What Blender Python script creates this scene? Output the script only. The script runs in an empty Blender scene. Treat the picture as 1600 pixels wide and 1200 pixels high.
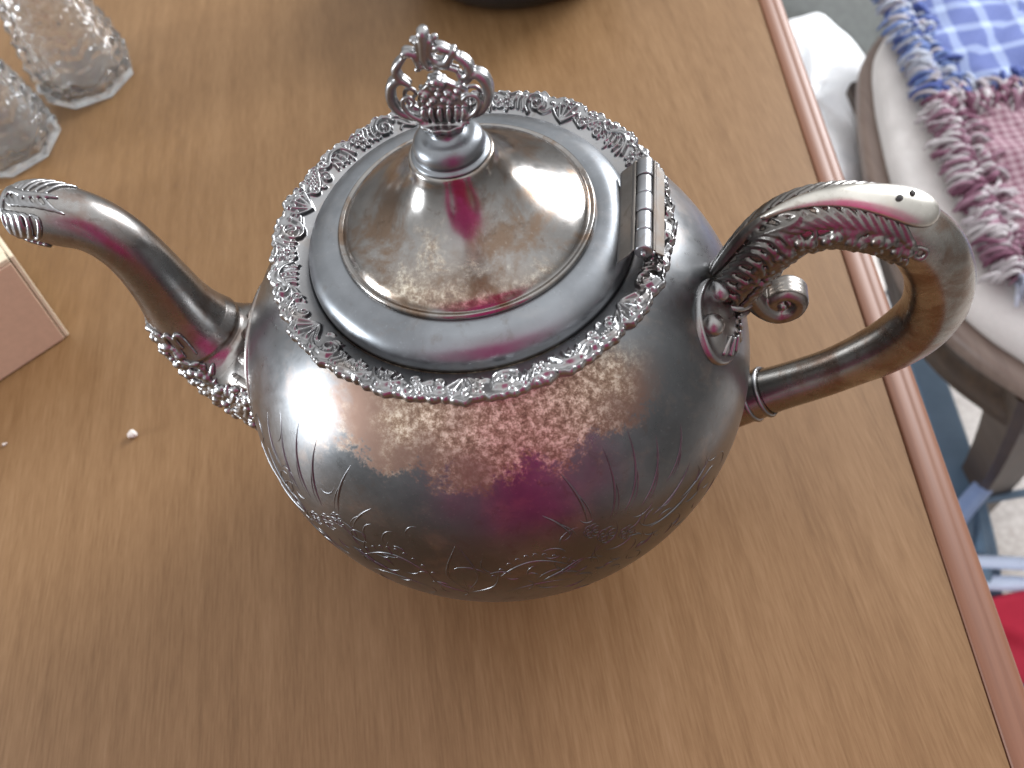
import bpy, math, random
import numpy as np
from mathutils import Vector, Matrix
random.seed(7); np.random.seed(7)
PI = math.pi
sc = bpy.context.scene
col = sc.collection

# ------------------------------------------------------------------ camera
PITCH, ROLL = 1.0004, -0.217
CAM = Vector((0.0026, -0.1768, 0.3345))
fw = Vector((0, math.cos(PITCH), -math.sin(PITCH)))
up0 = Vector((0, math.sin(PITCH), math.cos(PITCH)))
rt0 = Vector((1, 0, 0))
rt = rt0*math.cos(ROLL) + up0*math.sin(ROLL)
up = -rt0*math.sin(ROLL) + up0*math.cos(ROLL)
cam_data = bpy.data.cameras.new('Camera')
cam = bpy.data.objects.new('Camera', cam_data)
col.objects.link(cam)
m3 = Matrix((rt, up, -fw)).transposed()
cam.matrix_world = Matrix.Translation(CAM) @ m3.to_4x4()
cam_data.sensor_width = 36
cam_data.lens = 29.25
cam_data.clip_start = 0.01
cam_data.clip_end = 100
cam_data.dof.use_dof = True
cam_data.dof.focus_distance = 0.26
cam_data.dof.aperture_fstop = 13
sc.camera = cam

# ------------------------------------------------------------------ light
world = bpy.data.worlds.new('World'); sc.world = world; world.use_nodes = True
wn = world.node_tree.nodes; wl = world.node_tree.links
wn.clear()
wo = wn.new('ShaderNodeOutputWorld'); bg = wn.new('ShaderNodeBackground')
tc = wn.new('ShaderNodeTexCoord'); sp = wn.new('ShaderNodeSeparateXYZ')
mr = wn.new('ShaderNodeMapRange'); mr.inputs[1].default_value = -0.6; mr.inputs[2].default_value = 0.9
rp = wn.new('ShaderNodeValToRGB')
rp.color_ramp.elements[0].color = (0.10, 0.09, 0.085, 1)
rp.color_ramp.elements[1].color = (0.64, 0.645, 0.655, 1)
e = rp.color_ramp.elements.new(0.42); e.color = (0.16, 0.157, 0.155, 1)
wl.new(tc.outputs['Generated'], sp.inputs[0]); wl.new(sp.outputs[2], mr.inputs[0])
wl.new(mr.outputs[0], rp.inputs[0]); wl.new(rp.outputs[0], bg.inputs[0]); wl.new(bg.outputs[0], wo.inputs[0])
bg.inputs[1].default_value = 1.45

def window_light(name, loc, target, sx, sy, power, color):
    l = bpy.data.lights.new(name, 'AREA'); l.shape = 'RECTANGLE'; l.size = sx; l.size_y = sy
    l.energy = power; l.color = color
    o = bpy.data.objects.new(name, l); col.objects.link(o)
    o.location = loc
    d = Vector(target) - Vector(loc)
    o.rotation_euler = d.to_track_quat('-Z', 'Y').to_euler()
    return o
window_light('window_light', (-2.1, -0.04, 0.36), (0, 0, 0.12), 0.46, 0.52, 32, (0.90, 0.95, 1.0))
window_light('window_light', (2.0, 1.45, 0.95), (0.2, 0.1, 0.0), 1.0, 1.6, 88, (0.95, 0.97, 1.0))

sc.view_settings.view_transform = 'Standard'
sc.view_settings.look = 'None'
sc.view_settings.gamma = 1
sc.view_settings.exposure = 0.55

# ------------------------------------------------------------------ helpers
def tag(o, label=None, cat=None, group=None, kind=None):
    if label: o['label'] = label
    if cat: o['category'] = cat
    if group: o['group'] = group
    if kind: o['kind'] = kind
    return o

def empty(name, loc=(0, 0, 0), rz=0.0):
    o = bpy.data.objects.new(name, None); col.objects.link(o)
    o.location = loc; o.rotation_euler = (0, 0, rz); o.empty_display_size = 0.02
    return o

class MB:
    def __init__(self): self.v = []; self.f = []
    def add(self, vs, fs):
        n = len(self.v); self.v += [tuple(p) for p in vs]; self.f += [tuple(i+n for i in f) for f in fs]
    def grid(self, P, closeU=False, closeV=False):
        # P[i][j]
        nu, nv = len(P), len(P[0]); vs = [p for r in P for p in r]; fs = []
        for i in range(nu if closeU else nu-1):
            for j in range(nv if closeV else nv-1):
                a = i*nv+j; b = ((i+1) % nu)*nv+j; c = ((i+1) % nu)*nv+(j+1) % nv; d = i*nv+(j+1) % nv
                fs.append((a, b, c, d))
        self.add(vs, fs)
    def lathe(self, prof, seg=96, c=(0, 0, 0), flip=False):
        P = []
        for k in range(seg):
            a = 2*PI*k/seg
            P.append([(c[0]+r*math.cos(a), c[1]+r*math.sin(a), c[2]+z) for r, z in prof])
        self.grid(P, closeU=True)
    def tube(self, pts, rad, seg=10, cap=True):
        pts = [Vector(p) for p in pts]; n = len(pts)
        if not hasattr(rad, '__len__'): rad = [rad]*n
        prev = None; rings = []
        T0 = (pts[1]-pts[0]).normalized()
        N = T0.orthogonal().normalized()
        for i in range(n):
            T = (pts[min(i+1, n-1)]-pts[max(i-1, 0)])
            if T.length < 1e-9: T = T0
            T.normalize()
            N = (N - T*N.dot(T))
            if N.length < 1e-6: N = T.orthogonal()
            N.normalize(); B = T.cross(N)
            ring = [pts[i] + (N*math.cos(2*PI*k/seg)+B*math.sin(2*PI*k/seg))*rad[i] for k in range(seg)]
            if cap and i == 0:
                for q in (1.0, 0.75, 0.35):
                    rings.append([pts[i]-T*rad[i]*q + (p-pts[i])*math.sqrt(max(0.0025, 1-q*q)) for p in ring])
            rings.append(ring)
            if cap and i == n-1:
                for q in (0.35, 0.75, 1.0):
                    rings.append([pts[i]+T*rad[i]*q + (p-pts[i])*math.sqrt(max(0.0025, 1-q*q)) for p in ring])
        base = len(self.v)
        self.grid(rings, closeV=True)
        if cap:
            nr = len(rings)
            self.f.append(tuple(base+k for k in range(seg))[::-1])
            self.f.append(tuple(base+(nr-1)*seg+k for k in range(seg)))
    def ball(self, c, r, seg=12, rings=8, sx=1, sy=1, sz=1, M=None):
        P = []
        for i in range(rings+1):
            t = PI*(0.02+0.96*i/rings)
            row = []
            for k in range(seg):
                a = 2*PI*k/seg
                q = Vector((r*sx*math.sin(t)*math.cos(a), r*sy*math.sin(t)*math.sin(a), r*sz*math.cos(t)))
                if M is not None: q = M @ q
                row.append(q+Vector(c))
            P.append(row)
        base = len(self.v)
        self.grid(P, closeV=True)
        self.f.append(tuple(base+k for k in range(seg))[::-1])
        self.f.append(tuple(base+rings*seg+k for k in range(seg)))
    def box(self, lo, hi):
        x0, y0, z0 = lo; x1, y1, z1 = hi
        self.add([(x0,y0,z0),(x1,y0,z0),(x1,y1,z0),(x0,y1,z0),(x0,y0,z1),(x1,y0,z1),(x1,y1,z1),(x0,y1,z1)],
                 [(0,3,2,1),(4,5,6,7),(0,1,5,4),(1,2,6,5),(2,3,7,6),(3,0,4,7)])
    def build(self, name, mat, parent=None, smooth=True, recalc=True, bevel=0, sub=0, remesh=0, smoothmod=0):
        me = bpy.data.meshes.new(name); me.from_pydata(self.v, [], self.f); me.update()
        if recalc:
            import bmesh
            bm = bmesh.new(); bm.from_mesh(me); bmesh.ops.recalc_face_normals(bm, faces=bm.faces); bm.to_mesh(me); bm.free()
        if smooth: me.polygons.foreach_set('use_smooth', [True]*len(me.polygons))
        o = bpy.data.objects.new(name, me); col.objects.link(o)
        if mat: me.materials.append(mat)
        if parent: o.parent = parent
        if remesh:
            md = o.modifiers.new('Remesh', 'REMESH'); md.mode = 'VOXEL'; md.voxel_size = remesh; md.use_smooth_shade = True
            if smoothmod:
                ms = o.modifiers.new('Smooth', 'SMOOTH'); ms.factor = 0.5; ms.iterations = smoothmod
        if bevel:
            md = o.modifiers.new('Bevel', 'BEVEL'); md.width = bevel; md.segments = 3; md.limit_method = 'ANGLE'; md.angle_limit = 0.6
        if sub:
            md = o.modifiers.new('Sub', 'SUBSURF'); md.levels = sub; md.render_levels = sub
        return o

def catmull(pts, n=8):
    pts = [np.array(p, float) for p in pts]; out = []
    for i in range(len(pts)-1):
        p0 = pts[max(i-1, 0)]; p1 = pts[i]; p2 = pts[i+1]; p3 = pts[min(i+2, len(pts)-1)]
        for k in range(n):
            t = k/n
            out.append(0.5*((2*p1)+(-p0+p2)*t+(2*p0-5*p1+4*p2-p3)*t*t+(-p0+3*p1-3*p2+p3)*t**3))
    out.append(pts[-1]); return out

# ------------------------------------------------------------------ materials
def new_mat(name):
    m = bpy.data.materials.new(name); m.use_nodes = True
    nt = m.node_tree; b = nt.nodes['Principled BSDF']
    return m, nt, b
def N(nt, t, **kw):
    n = nt.nodes.new(t)
    for k, v in kw.items():
        if k.startswith('i_'):
            key = k[2:]; key = int(key) if key.isdigit() else key
            n.inputs[key].default_value = v
        else: setattr(n, k, v)
    return n
def mapping(nt, scale=(1, 1, 1), rot=(0, 0, 0), loc=(0, 0, 0)):
    t = N(nt, 'ShaderNodeTexCoord'); mp = N(nt, 'ShaderNodeMapping')
    mp.inputs['Scale'].default_value = scale; mp.inputs['Rotation'].default_value = rot; mp.inputs['Location'].default_value = loc
    nt.links.new(t.outputs['Object'], mp.inputs[0]); return mp
def noise(nt, vec, scale, detail=4, rough=0.55, dist=0):
    n = N(nt, 'ShaderNodeTexNoise'); n.inputs['Scale'].default_value = scale; n.inputs['Detail'].default_value = detail
    n.inputs['Roughness'].default_value = rough; n.inputs['Distortion'].default_value = dist
    nt.links.new(vec, n.inputs['Vector']); return n.outputs[0]
def ramp(nt, fac, stops):
    r = N(nt, 'ShaderNodeValToRGB'); cr = r.color_ramp
    while len(cr.elements) > 1: cr.elements.remove(cr.elements[0])
    cr.elements[0].position = stops[0][0]; cr.elements[0].color = (*stops[0][1], 1) if len(stops[0][1]) == 3 else stops[0][1]
    for p, c in stops[1:]:
        e = cr.elements.new(p); e.color = (*c, 1)
    nt.links.new(fac, r.inputs[0]); return r.outputs[0]
def math_(nt, op, a, b=None, c=None):
    n = N(nt, 'ShaderNodeMath', operation=op)
    for i, x in enumerate((a, b, c)):
        if x is None: continue
        if isinstance(x, (int, float)): n.inputs[i].default_value = x
        else: nt.links.new(x, n.inputs[i])
    return n.outputs[0]
def smooth(nt, x, lo, hi):
    n = N(nt, 'ShaderNodeMapRange', interpolation_type='SMOOTHSTEP')
    n.inputs[1].default_value = lo; n.inputs[2].default_value = hi
    nt.links.new(x, n.inputs[0]); return n.outputs[0]
def mixc(nt, fac, a, b):
    n = N(nt, 'ShaderNodeMix', data_type='RGBA')
    for s, x in ((n.inputs[0], fac), (n.inputs[6], a), (n.inputs[7], b)):
        if isinstance(x, (int, float)): s.default_value = x
        elif isinstance(x, tuple): s.default_value = (*x, 1)
        else: nt.links.new(x, s)
    return n.outputs[2]
def bump(nt, b, h, strength, dist):
    n = N(nt, 'ShaderNodeBump'); n.inputs['Strength'].default_value = strength; n.inputs['Distance'].default_value = dist
    nt.links.new(h, n.inputs['Height']); nt.links.new(n.outputs[0], b.inputs['Normal'])
def simple(name, c, rough=0.5, metal=0.0, var=0.12, scale=60, bmp=0.0, coat=0.0):
    m, nt, b = new_mat(name); mp = mapping(nt)
    n = noise(nt, mp.outputs[0], scale, 6)
    c0 = tuple(x*(1-var) for x in c); c1 = tuple(min(1, x*(1+var)) for x in c)
    nt.links.new(ramp(nt, n, [(0.3, c0), (0.7, c1)]), b.inputs['Base Color'])
    b.inputs['Roughness'].default_value = rough; b.inputs['Metallic'].default_value = metal
    if coat: b.inputs['Coat Weight'].default_value = coat
    if bmp: bump(nt, b, n, 0.4, bmp)
    return m

def silver(name, c=(0.50, 0.50, 0.52), rough=0.26, tint=(0.40, 0.33, 0.28), tint_amt=0.5, zone=None, sheen_var=0.25, cov=0.5):
    """tarnished silver plate; zone: function(nt, sep, n_mid) -> mask of worn brown patches"""
    m, nt, b = new_mat(name); mp = mapping(nt); v = mp.outputs[0]
    sep = N(nt, 'ShaderNodeSeparateXYZ'); nt.links.new(v, sep.inputs[0])
    n_big = noise(nt, v, 22, 5, 0.6); n_mid = noise(nt, v, 70, 8, 0.65, 0.4); n_fine = noise(nt, v, 900, 3, 0.7)
    dark = tuple(x*0.58 for x in c)
    n_m2 = noise(nt, v, 160, 10, 0.75, 0.6)
    base = mixc(nt, smooth(nt, n_big, 0.35, 0.68), dark, c)
    base = mixc(nt, math_(nt, 'MULTIPLY', smooth(nt, n_mid, cov, cov+0.2), tint_amt), base, tint)
    base = mixc(nt, math_(nt, 'MULTIPLY', smooth(nt, n_m2, 0.54, 0.68), 0.55), base, tuple(x*0.5 for x in tint))
    base = mixc(nt, math_(nt, 'MULTIPLY', smooth(nt, n_fine, 0.60, 0.75), 0.30), base, tuple(min(1, x*1.5) for x in c))
    rg = math_(nt, 'ADD', math_(nt, 'MULTIPLY', n_mid, sheen_var), rough-sheen_var*0.5)
    rg = math_(nt, 'ADD', rg, math_(nt, 'MULTIPLY', math_(nt, 'SUBTRACT', n_m2, 0.5), 0.22))
    if zone:
        mask = zone(nt, sep, n_mid, n_fine)
        n_sp = noise(nt, v, 500, 9, 0.85)
        br = ramp(nt, n_sp, [(0.38, (0.15, 0.10, 0.075)), (0.49, (0.36, 0.27, 0.185)), (0.58, (0.84, 0.76, 0.61))])
        br2 = mixc(nt, smooth(nt, n_big, 0.36, 0.58), (0.21, 0.14, 0.11), br)
        base = mixc(nt, mask, base, br2)
        rg = math_(nt, 'ADD', rg, math_(nt, 'MULTIPLY', mask, 0.22))
    nt.links.new(base, b.inputs['Base Color']); nt.links.new(rg, b.inputs['Roughness'])
    b.inputs['Metallic'].default_value = 1.0
    bump(nt, b, n_fine, 0.06, 0.00008)
    return m

def zone_body(nt, sep, n_mid, n_fine):
    wob = math_(nt, 'MULTIPLY', math_(nt, 'SUBTRACT', n_mid, 0.5), 0.034)
    spk = math_(nt, 'MULTIPLY', math_(nt, 'SUBTRACT', n_fine, 0.5), 0.016)
    z = math_(nt, 'ADD', math_(nt, 'ADD', sep.outputs[2], wob), spk)
    mz = smooth(nt, z, 0.1245, 0.1300)
    my = smooth(nt, math_(nt, 'ADD', sep.outputs[1], math_(nt, 'MULTIPLY', wob, -0.6)), -0.030, -0.046)
    xw = math_(nt, 'ADD', sep.outputs[0], math_(nt, 'MULTIPLY', wob, 0.8))
    mx = math_(nt, 'MULTIPLY', smooth(nt, xw, -0.040, -0.028), smooth(nt, xw, 0.062, 0.050))
    return math_(nt, 'MULTIPLY', math_(nt, 'MULTIPLY', mz, my), mx)
def zone_lid(nt, sep, n_mid, n_fine):
    wob = math_(nt, 'MULTIPLY', math_(nt, 'SUBTRACT', n_mid, 0.5), 0.06)
    y = math_(nt, 'ADD', sep.outputs[1], wob)
    my = smooth(nt, y, -0.022, -0.036)
    mz = smooth(nt, sep.outputs[2], 0.1562, 0.1575)
    mz2 = smooth(nt, math_(nt, 'ADD', sep.outputs[2], math_(nt, 'MULTIPLY', wob, 0.3)), 0.172, 0.160)
    return math_(nt, 'MULTIPLY', math_(nt, 'MULTIPLY', my, math_(nt, 'MULTIPLY', mz, mz2)), 0.8)

M_body = silver('silver_body', (0.235, 0.243, 0.252), 0.31, (0.27, 0.225, 0.20), 0.6, zone_body, 0.14)
M_lid = silver('silver_lid', (0.34, 0.328, 0.315), 0.20, (0.20, 0.14, 0.10), 0.95, zone_lid, 0.18, 0.45)
M_shoulder = silver('silver_shoulder', (0.265, 0.28, 0.298), 0.36, (0.36, 0.34, 0.33), 0.25, None, 0.08)
M_cast = silver('silver_cast', (0.37, 0.37, 0.375), 0.30, (0.36, 0.31, 0.27), 0.5, None, 0.12)
M_spout = silver('silver_spout', (0.42, 0.405, 0.39), 0.29, (0.24, 0.19, 0.165), 0.9, None, 0.14, 0.43)
M_handle = silver('silver_handle', (0.42, 0.395, 0.36), 0.27, (0.22, 0.155, 0.12), 0.92, None, 0.14, 0.43)
M_orn = silver('silver_dark_cast', (0.27, 0.255, 0.24), 0.33, (0.17, 0.135, 0.11), 0.8, None, 0.1)
M_hinge = silver('silver_hinge', (0.36, 0.37, 0.39), 0.32, (0.40, 0.34, 0.30), 0.5, None, 0.10)
M_leaf = silver('silver_hinge_leaf', (0.34, 0.315, 0.29), 0.40, (0.26, 0.20, 0.16), 0.7, None, 0.08)
M_leaf2 = silver('silver_rim_leaf', (0.26, 0.245, 0.23), 0.50, (0.20, 0.16, 0.13), 0.8, None, 0.06, 0.42)
M_bright = silver('silver_bright', (0.80, 0.77, 0.70), 0.33, (0.62, 0.56, 0.46), 0.4, None, 0.08)
M_engrave = silver('silver_engraved', (0.21, 0.21, 0.22), 0.33, (0.25, 0.23, 0.22), 0.3, None, 0.05)
M_hole = simple('dark_hole', (0.03, 0.028, 0.026), 0.8)

def mapping2(nt, scale, rot):
    t = N(nt, 'ShaderNodeTexCoord'); a = N(nt, 'ShaderNodeMapping'); b = N(nt, 'ShaderNodeMapping')
    a.inputs['Rotation'].default_value = (0, 0, rot); b.inputs['Scale'].default_value = scale
    nt.links.new(t.outputs['Object'], a.inputs[0]); nt.links.new(a.outputs[0], b.inputs[0]); return b
def wood_mat(name, stops, rough, sx=(70, 2.2, 20), fine=(420, 9, 100), bmp=0.00015, coat=0.0, grot=0.0, wdist=0.6):
    m, nt, b = new_mat(name)
    a = mapping2(nt, sx, grot); c = mapping2(nt, fine, grot)
    n1 = noise(nt, a.outputs[0], 1.0, 6, 0.6, wdist); n2 = noise(nt, c.outputs[0], 1.0, 4, 0.65)
    d = mapping2(nt, (40, 2.0, 5), grot); n3 = noise(nt, d.outputs[0], 1.0, 4, 0.55, wdist)
    f = math_(nt, 'ADD', math_(nt, 'MULTIPLY', n1, 0.33), math_(nt, 'ADD', math_(nt, 'MULTIPLY', n2, 0.46), math_(nt, 'MULTIPLY', n3, 0.21)))
    nt.links.new(ramp(nt, f, stops), b.inputs['Base Color'])
    r = math_(nt, 'ADD', math_(nt, 'MULTIPLY', n2, 0.18), rough-0.09)
    nt.links.new(r, b.inputs['Roughness'])
    bump(nt, b, n2, 0.25, bmp)
    if coat: b.inputs['Coat Weight'].default_value = coat; b.inputs['Coat Roughness'].default_value = 0.12
    return m
M_table = wood_mat('laminate_wood', [(0.31, (0.128, 0.066, 0.025)), (0.46, (0.180, 0.098, 0.041)), (0.54, (0.206, 0.116, 0.051)), (0.72, (0.255, 0.153, 0.076))], 0.48, sx=(150, 9, 20), fine=(1000, 60, 100), grot=-0.115, wdist=0.1)
M_table.node_tree.nodes['Principled BSDF'].inputs['Specular IOR Level'].default_value = 0.28
M_mould = wood_mat('edge_wood', [(0.35, (0.12, 0.045, 0.021)), (0.5, (0.165, 0.065, 0.031)), (0.65, (0.20, 0.085, 0.043))], 0.5, bmp=0.00006)
M_dark_wood = wood_mat('dark_wood', [(0.35, (0.028, 0.017, 0.011)), (0.5, (0.05, 0.031, 0.02)), (0.65, (0.085, 0.052, 0.03))], 0.33, bmp=0.00006)
M_rim_wood = wood_mat('seat_rim_wood', [(0.35, (0.17, 0.12, 0.10)), (0.5, (0.24, 0.18, 0.15)), (0.65, (0.30, 0.23, 0.19))], 0.45)

# ------------------------------------------------------------------ floor (structure)
def floor_mat():
    m, nt, b = new_mat('floor_tile'); mp = mapping(nt)
    n1 = noise(nt, mp.outputs[0], 9, 6, 0.6); n2 = noise(nt, mp.outputs[0], 120, 5, 0.7)
    f = math_(nt, 'ADD', math_(nt, 'MULTIPLY', n1, 0.5), math_(nt, 'MULTIPLY', n2, 0.5))
    nt.links.new(ramp(nt, f, [(0.35, (0.27, 0.23, 0.20)), (0.5, (0.40, 0.36, 0.33)), (0.65, (0.54, 0.50, 0.47))]), b.inputs['Base Color'])
    b.inputs['Roughness'].default_value = 0.45; bump(nt, b, n2, 0.2, 0.0006)
    return m
FLOOR = -0.745
mb = MB(); mb.add([(-2.5, -2.5, FLOOR-0.012), (2.5, -2.5, FLOOR-0.012), (2.5, 2.5, FLOOR-0.012), (-2.5, 2.5, FLOOR-0.012)], [(0, 1, 2, 3)])
M_floor = floor_mat()
M_grout = simple('grout', (0.22, 0.20, 0.18), 0.9)
fl = tag(mb.build('floor', M_grout, smooth=False), kind='structure')
T = 0.30
tile_me = None
for i in range(0, 6):
    for j in range(-2, 6):
        if tile_me is None:
            t = MB(); g = 0.003; t.box((g, g, -0.010), (T-g, T-g, 0))
            o = t.build('tile', M_floor, fl, smooth=False, bevel=0.0015); tile_me = o.data
        else:
            o = bpy.data.objects.new('tile', tile_me); col.objects.link(o); o.parent = fl
        o.location = (0.12+i*T, j*T-0.07, FLOOR)

# ------------------------------------------------------------------ table
ANG = math.atan(0.146)
table = tag(empty('table', (0, 0, 0), -ANG), 'brown wood-grain table with a rounded orange-brown edge under the teapot', 'table')
EX = 0.165
mb = MB(); mb.box((-0.75, -0.44, -0.028), (EX, 1.0, 0.0)); mb.build('tabletop', M_table, table, smooth=False)
prof = [(EX+0.0006, -0.028), (EX+0.0006, 0.0004), (EX+0.0016, 0.0009), (EX+0.0045, 0.0010), (EX+0.0074, 0.0008), (EX+0.0082, 0.0004), (EX+0.0090, 0.0006),
        (EX+0.0120, 0.0002), (EX+0.0145, -0.0018), (EX+0.0162, -0.0050), (EX+0.0170, -0.0095), (EX+0.0170, -0.022), (EX+0.0160, -0.026), (EX+0.0135, -0.028)]
ys = np.linspace(-0.455, 1.015, 60)
mb = MB(); mb.grid([[(x, y, z) for x, z in prof] for y in ys], closeV=True)
mb.build('edge_moulding', M_mould, table, smooth=True)
for (x0, x1, y0, y1) in ((-0.75, EX, -0.456, -0.4405), (-0.75, EX, 1.0005, 1.015)):
    mb = MB(); mb.box((x0, y0, -0.028), (x1, y1, 0.001)); mb.build('edge_moulding', M_mould, table, smooth=False, bevel=0.004)
for x in (-0.66, 0.05):
    for y in (-0.36, 0.92):
        mb = MB(); mb.box((x-0.035, y-0.035, FLOOR+0.0005), (x+0.035, y+0.035, -0.0285)); mb.build('leg', M_mould, table, smooth=False, bevel=0.004)

# ------------------------------------------------------------------ teapot
YAW = math.radians(-16)
pot = tag(empty('teapot', (0, 0, 0), YAW), 'tarnished silver teapot with hinged lid, ornate rim, curved spout and scrolled handle', 'teapot')
ZC, RB, CB = 0.0812, 0.09, 0.0788
def body_r(z): return RB*math.sqrt(max(0, 1-((z-ZC)/CB)**2))
# body
prof = [(0.0, 0.006), (0.046, 0.006), (0.048, 0.0), (0.0515, 0.0), (0.0515, 0.0045)]
a0 = math.asin((0.0085-ZC)/CB); a1 = math.asin((0.1440-ZC)/CB)
for k in range(61):
    a = a0+(a1-a0)*k/60; prof.append((RB*math.cos(a), ZC+CB*math.sin(a)))
prof += [(0.0527, 0.1450), (0.0520, 0.1456), (0.0516, 0.1462), (0.0500, 0.1462), (0.0498, 0.1440), (0.049, 0.143)]
mb = MB(); mb.lathe(prof, 256)
body = mb.build('body', M_body, pot)
tag(body, 'round belly with a worn brown patch under the rim')

# --- engraving on the belly: floral lines cut into the plate
def bsurf(az, z, off=0.0):
    r = body_r(z); n = Vector((r/RB**2*math.cos(az), r/RB**2*math.sin(az), (z-ZC)/CB**2)).normalized()
    return Vector((r*math.cos(az), r*math.sin(az), z)) + n*off
eng = MB(); rnd_e = random.Random(5)
def eline(pts, w=0.00034):
    p = catmull(pts, 6); n = len(p)
    eng.tube([bsurf(q[0], q[1], -0.00012) for q in p], [w*(0.25+0.75*math.sin(PI*min(1, max(0, i/(n-1))))) for i in range(n)], 6)
def leafl(az, z, ang, L, curve=0.25, w=0.00045):
    # az in rad, L in metres, ang measured in surface plane
    pts = []
    for k in range(5):
        t = k/4; a = ang+curve*(t-0.5)
        pts.append((az + L*t*math.cos(a)/0.085, z + L*t*math.sin(a)))
    eline(pts, w)
c0 = math.radians(-90)   # local azimuth of the motif centre
def flower(az, z, r=0.0035):
    for k in range(6):
        a = k*PI/3
        pts = [(az+(r*0.5*math.cos(a)+r*0.45*math.cos(b))/0.085, z+r*0.5*math.sin(a)+r*0.45*math.sin(b)) for b in np.linspace(0, 2*PI, 9)]
        eline(pts, 0.0003)
for s in (-1, 1):
    # arched scalloped cartouche beside the centre bud
    arch = [(c0+s*(0.09+0.31*t), 0.087+0.011*math.sin(PI*t)**0.8) for t in np.linspace(0, 1, 12)]
    eline(arch, 0.0004)
    for k in range(10):
        t = (k+0.5)/10
        a = c0+s*(0.09+0.31*t); z = 0.089+0.011*math.sin(PI*t)**0.8
        eline([(a-0.012, z), (a, z+0.0016), (a+0.012, z)], 0.0003)
    eline([(c0+s*(0.12+0.27*t), 0.080+0.004*math.sin(PI*t)) for t in np.linspace(0, 1, 8)], 0.0003)
    eline([(c0+s*(0.12+0.27*t), 0.062-0.010*math.sin(PI*t)) for t in np.linspace(0, 1, 8)], 0.0003)
    # flower sprays
    fx = c0+s*0.52
    flower(fx, 0.099); flower(fx+s*0.07, 0.0955, 0.003); flower(fx-s*0.05, 0.1035, 0.0028)
    for (dx, dz, an, L) in ((0.02, 0.006, 1.15, 0.022), (0.08, 0.006, 0.95, 0.024), (0.14, 0.004, 0.75, 0.022), (-0.06, 0.008, 1.6, 0.018),
                            (-0.12, 0.005, 2.0, 0.013), (0.17, -0.003, 0.25, 0.020), (0.15, -0.008, -0.1, 0.018), (-0.10, -0.006, 3.6, 0.012), (-0.13, -0.009, 3.4, 0.012), (0.26, 0.006, 0.6, 0.018), (0.30, -0.006, 0.1, 0.016)):
        an2 = an if s > 0 else PI-an
        leafl(fx+s*dx, 0.099+dz, an2, L, 0.35*s, 0.0005)
        leafl(fx+s*(dx+0.016), 0.0985+dz, an2, L*0.8, 0.5*s, 0.0003)
    for k in range(60):
        az_ = c0+s*min(1.25, abs(rnd_e.gauss(0.5, 0.3))); z_ = rnd_e.gauss(0.094, 0.010)-0.006*abs(az_-c0)
        an = rnd_e.uniform(0, 2*PI)
        leafl(az_, z_, an, rnd_e.uniform(0.004, 0.011), 1.1*rnd_e.choice((-1, 1)), 0.00034)
# centre bud
for s in (-1, 1):
    eline([(c0, 0.082), (c0+s*0.05, 0.091), (c0+s*0.045, 0.098), (c0, 0.108)], 0.00045)
    eline([(c0, 0.080), (c0+s*0.10, 0.086), (c0+s*0.13, 0.096)], 0.0004)
eline([(c0, 0.080), (c0, 0.092)], 0.0003)
eng.build('engraving', M_engrave, body)

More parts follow.
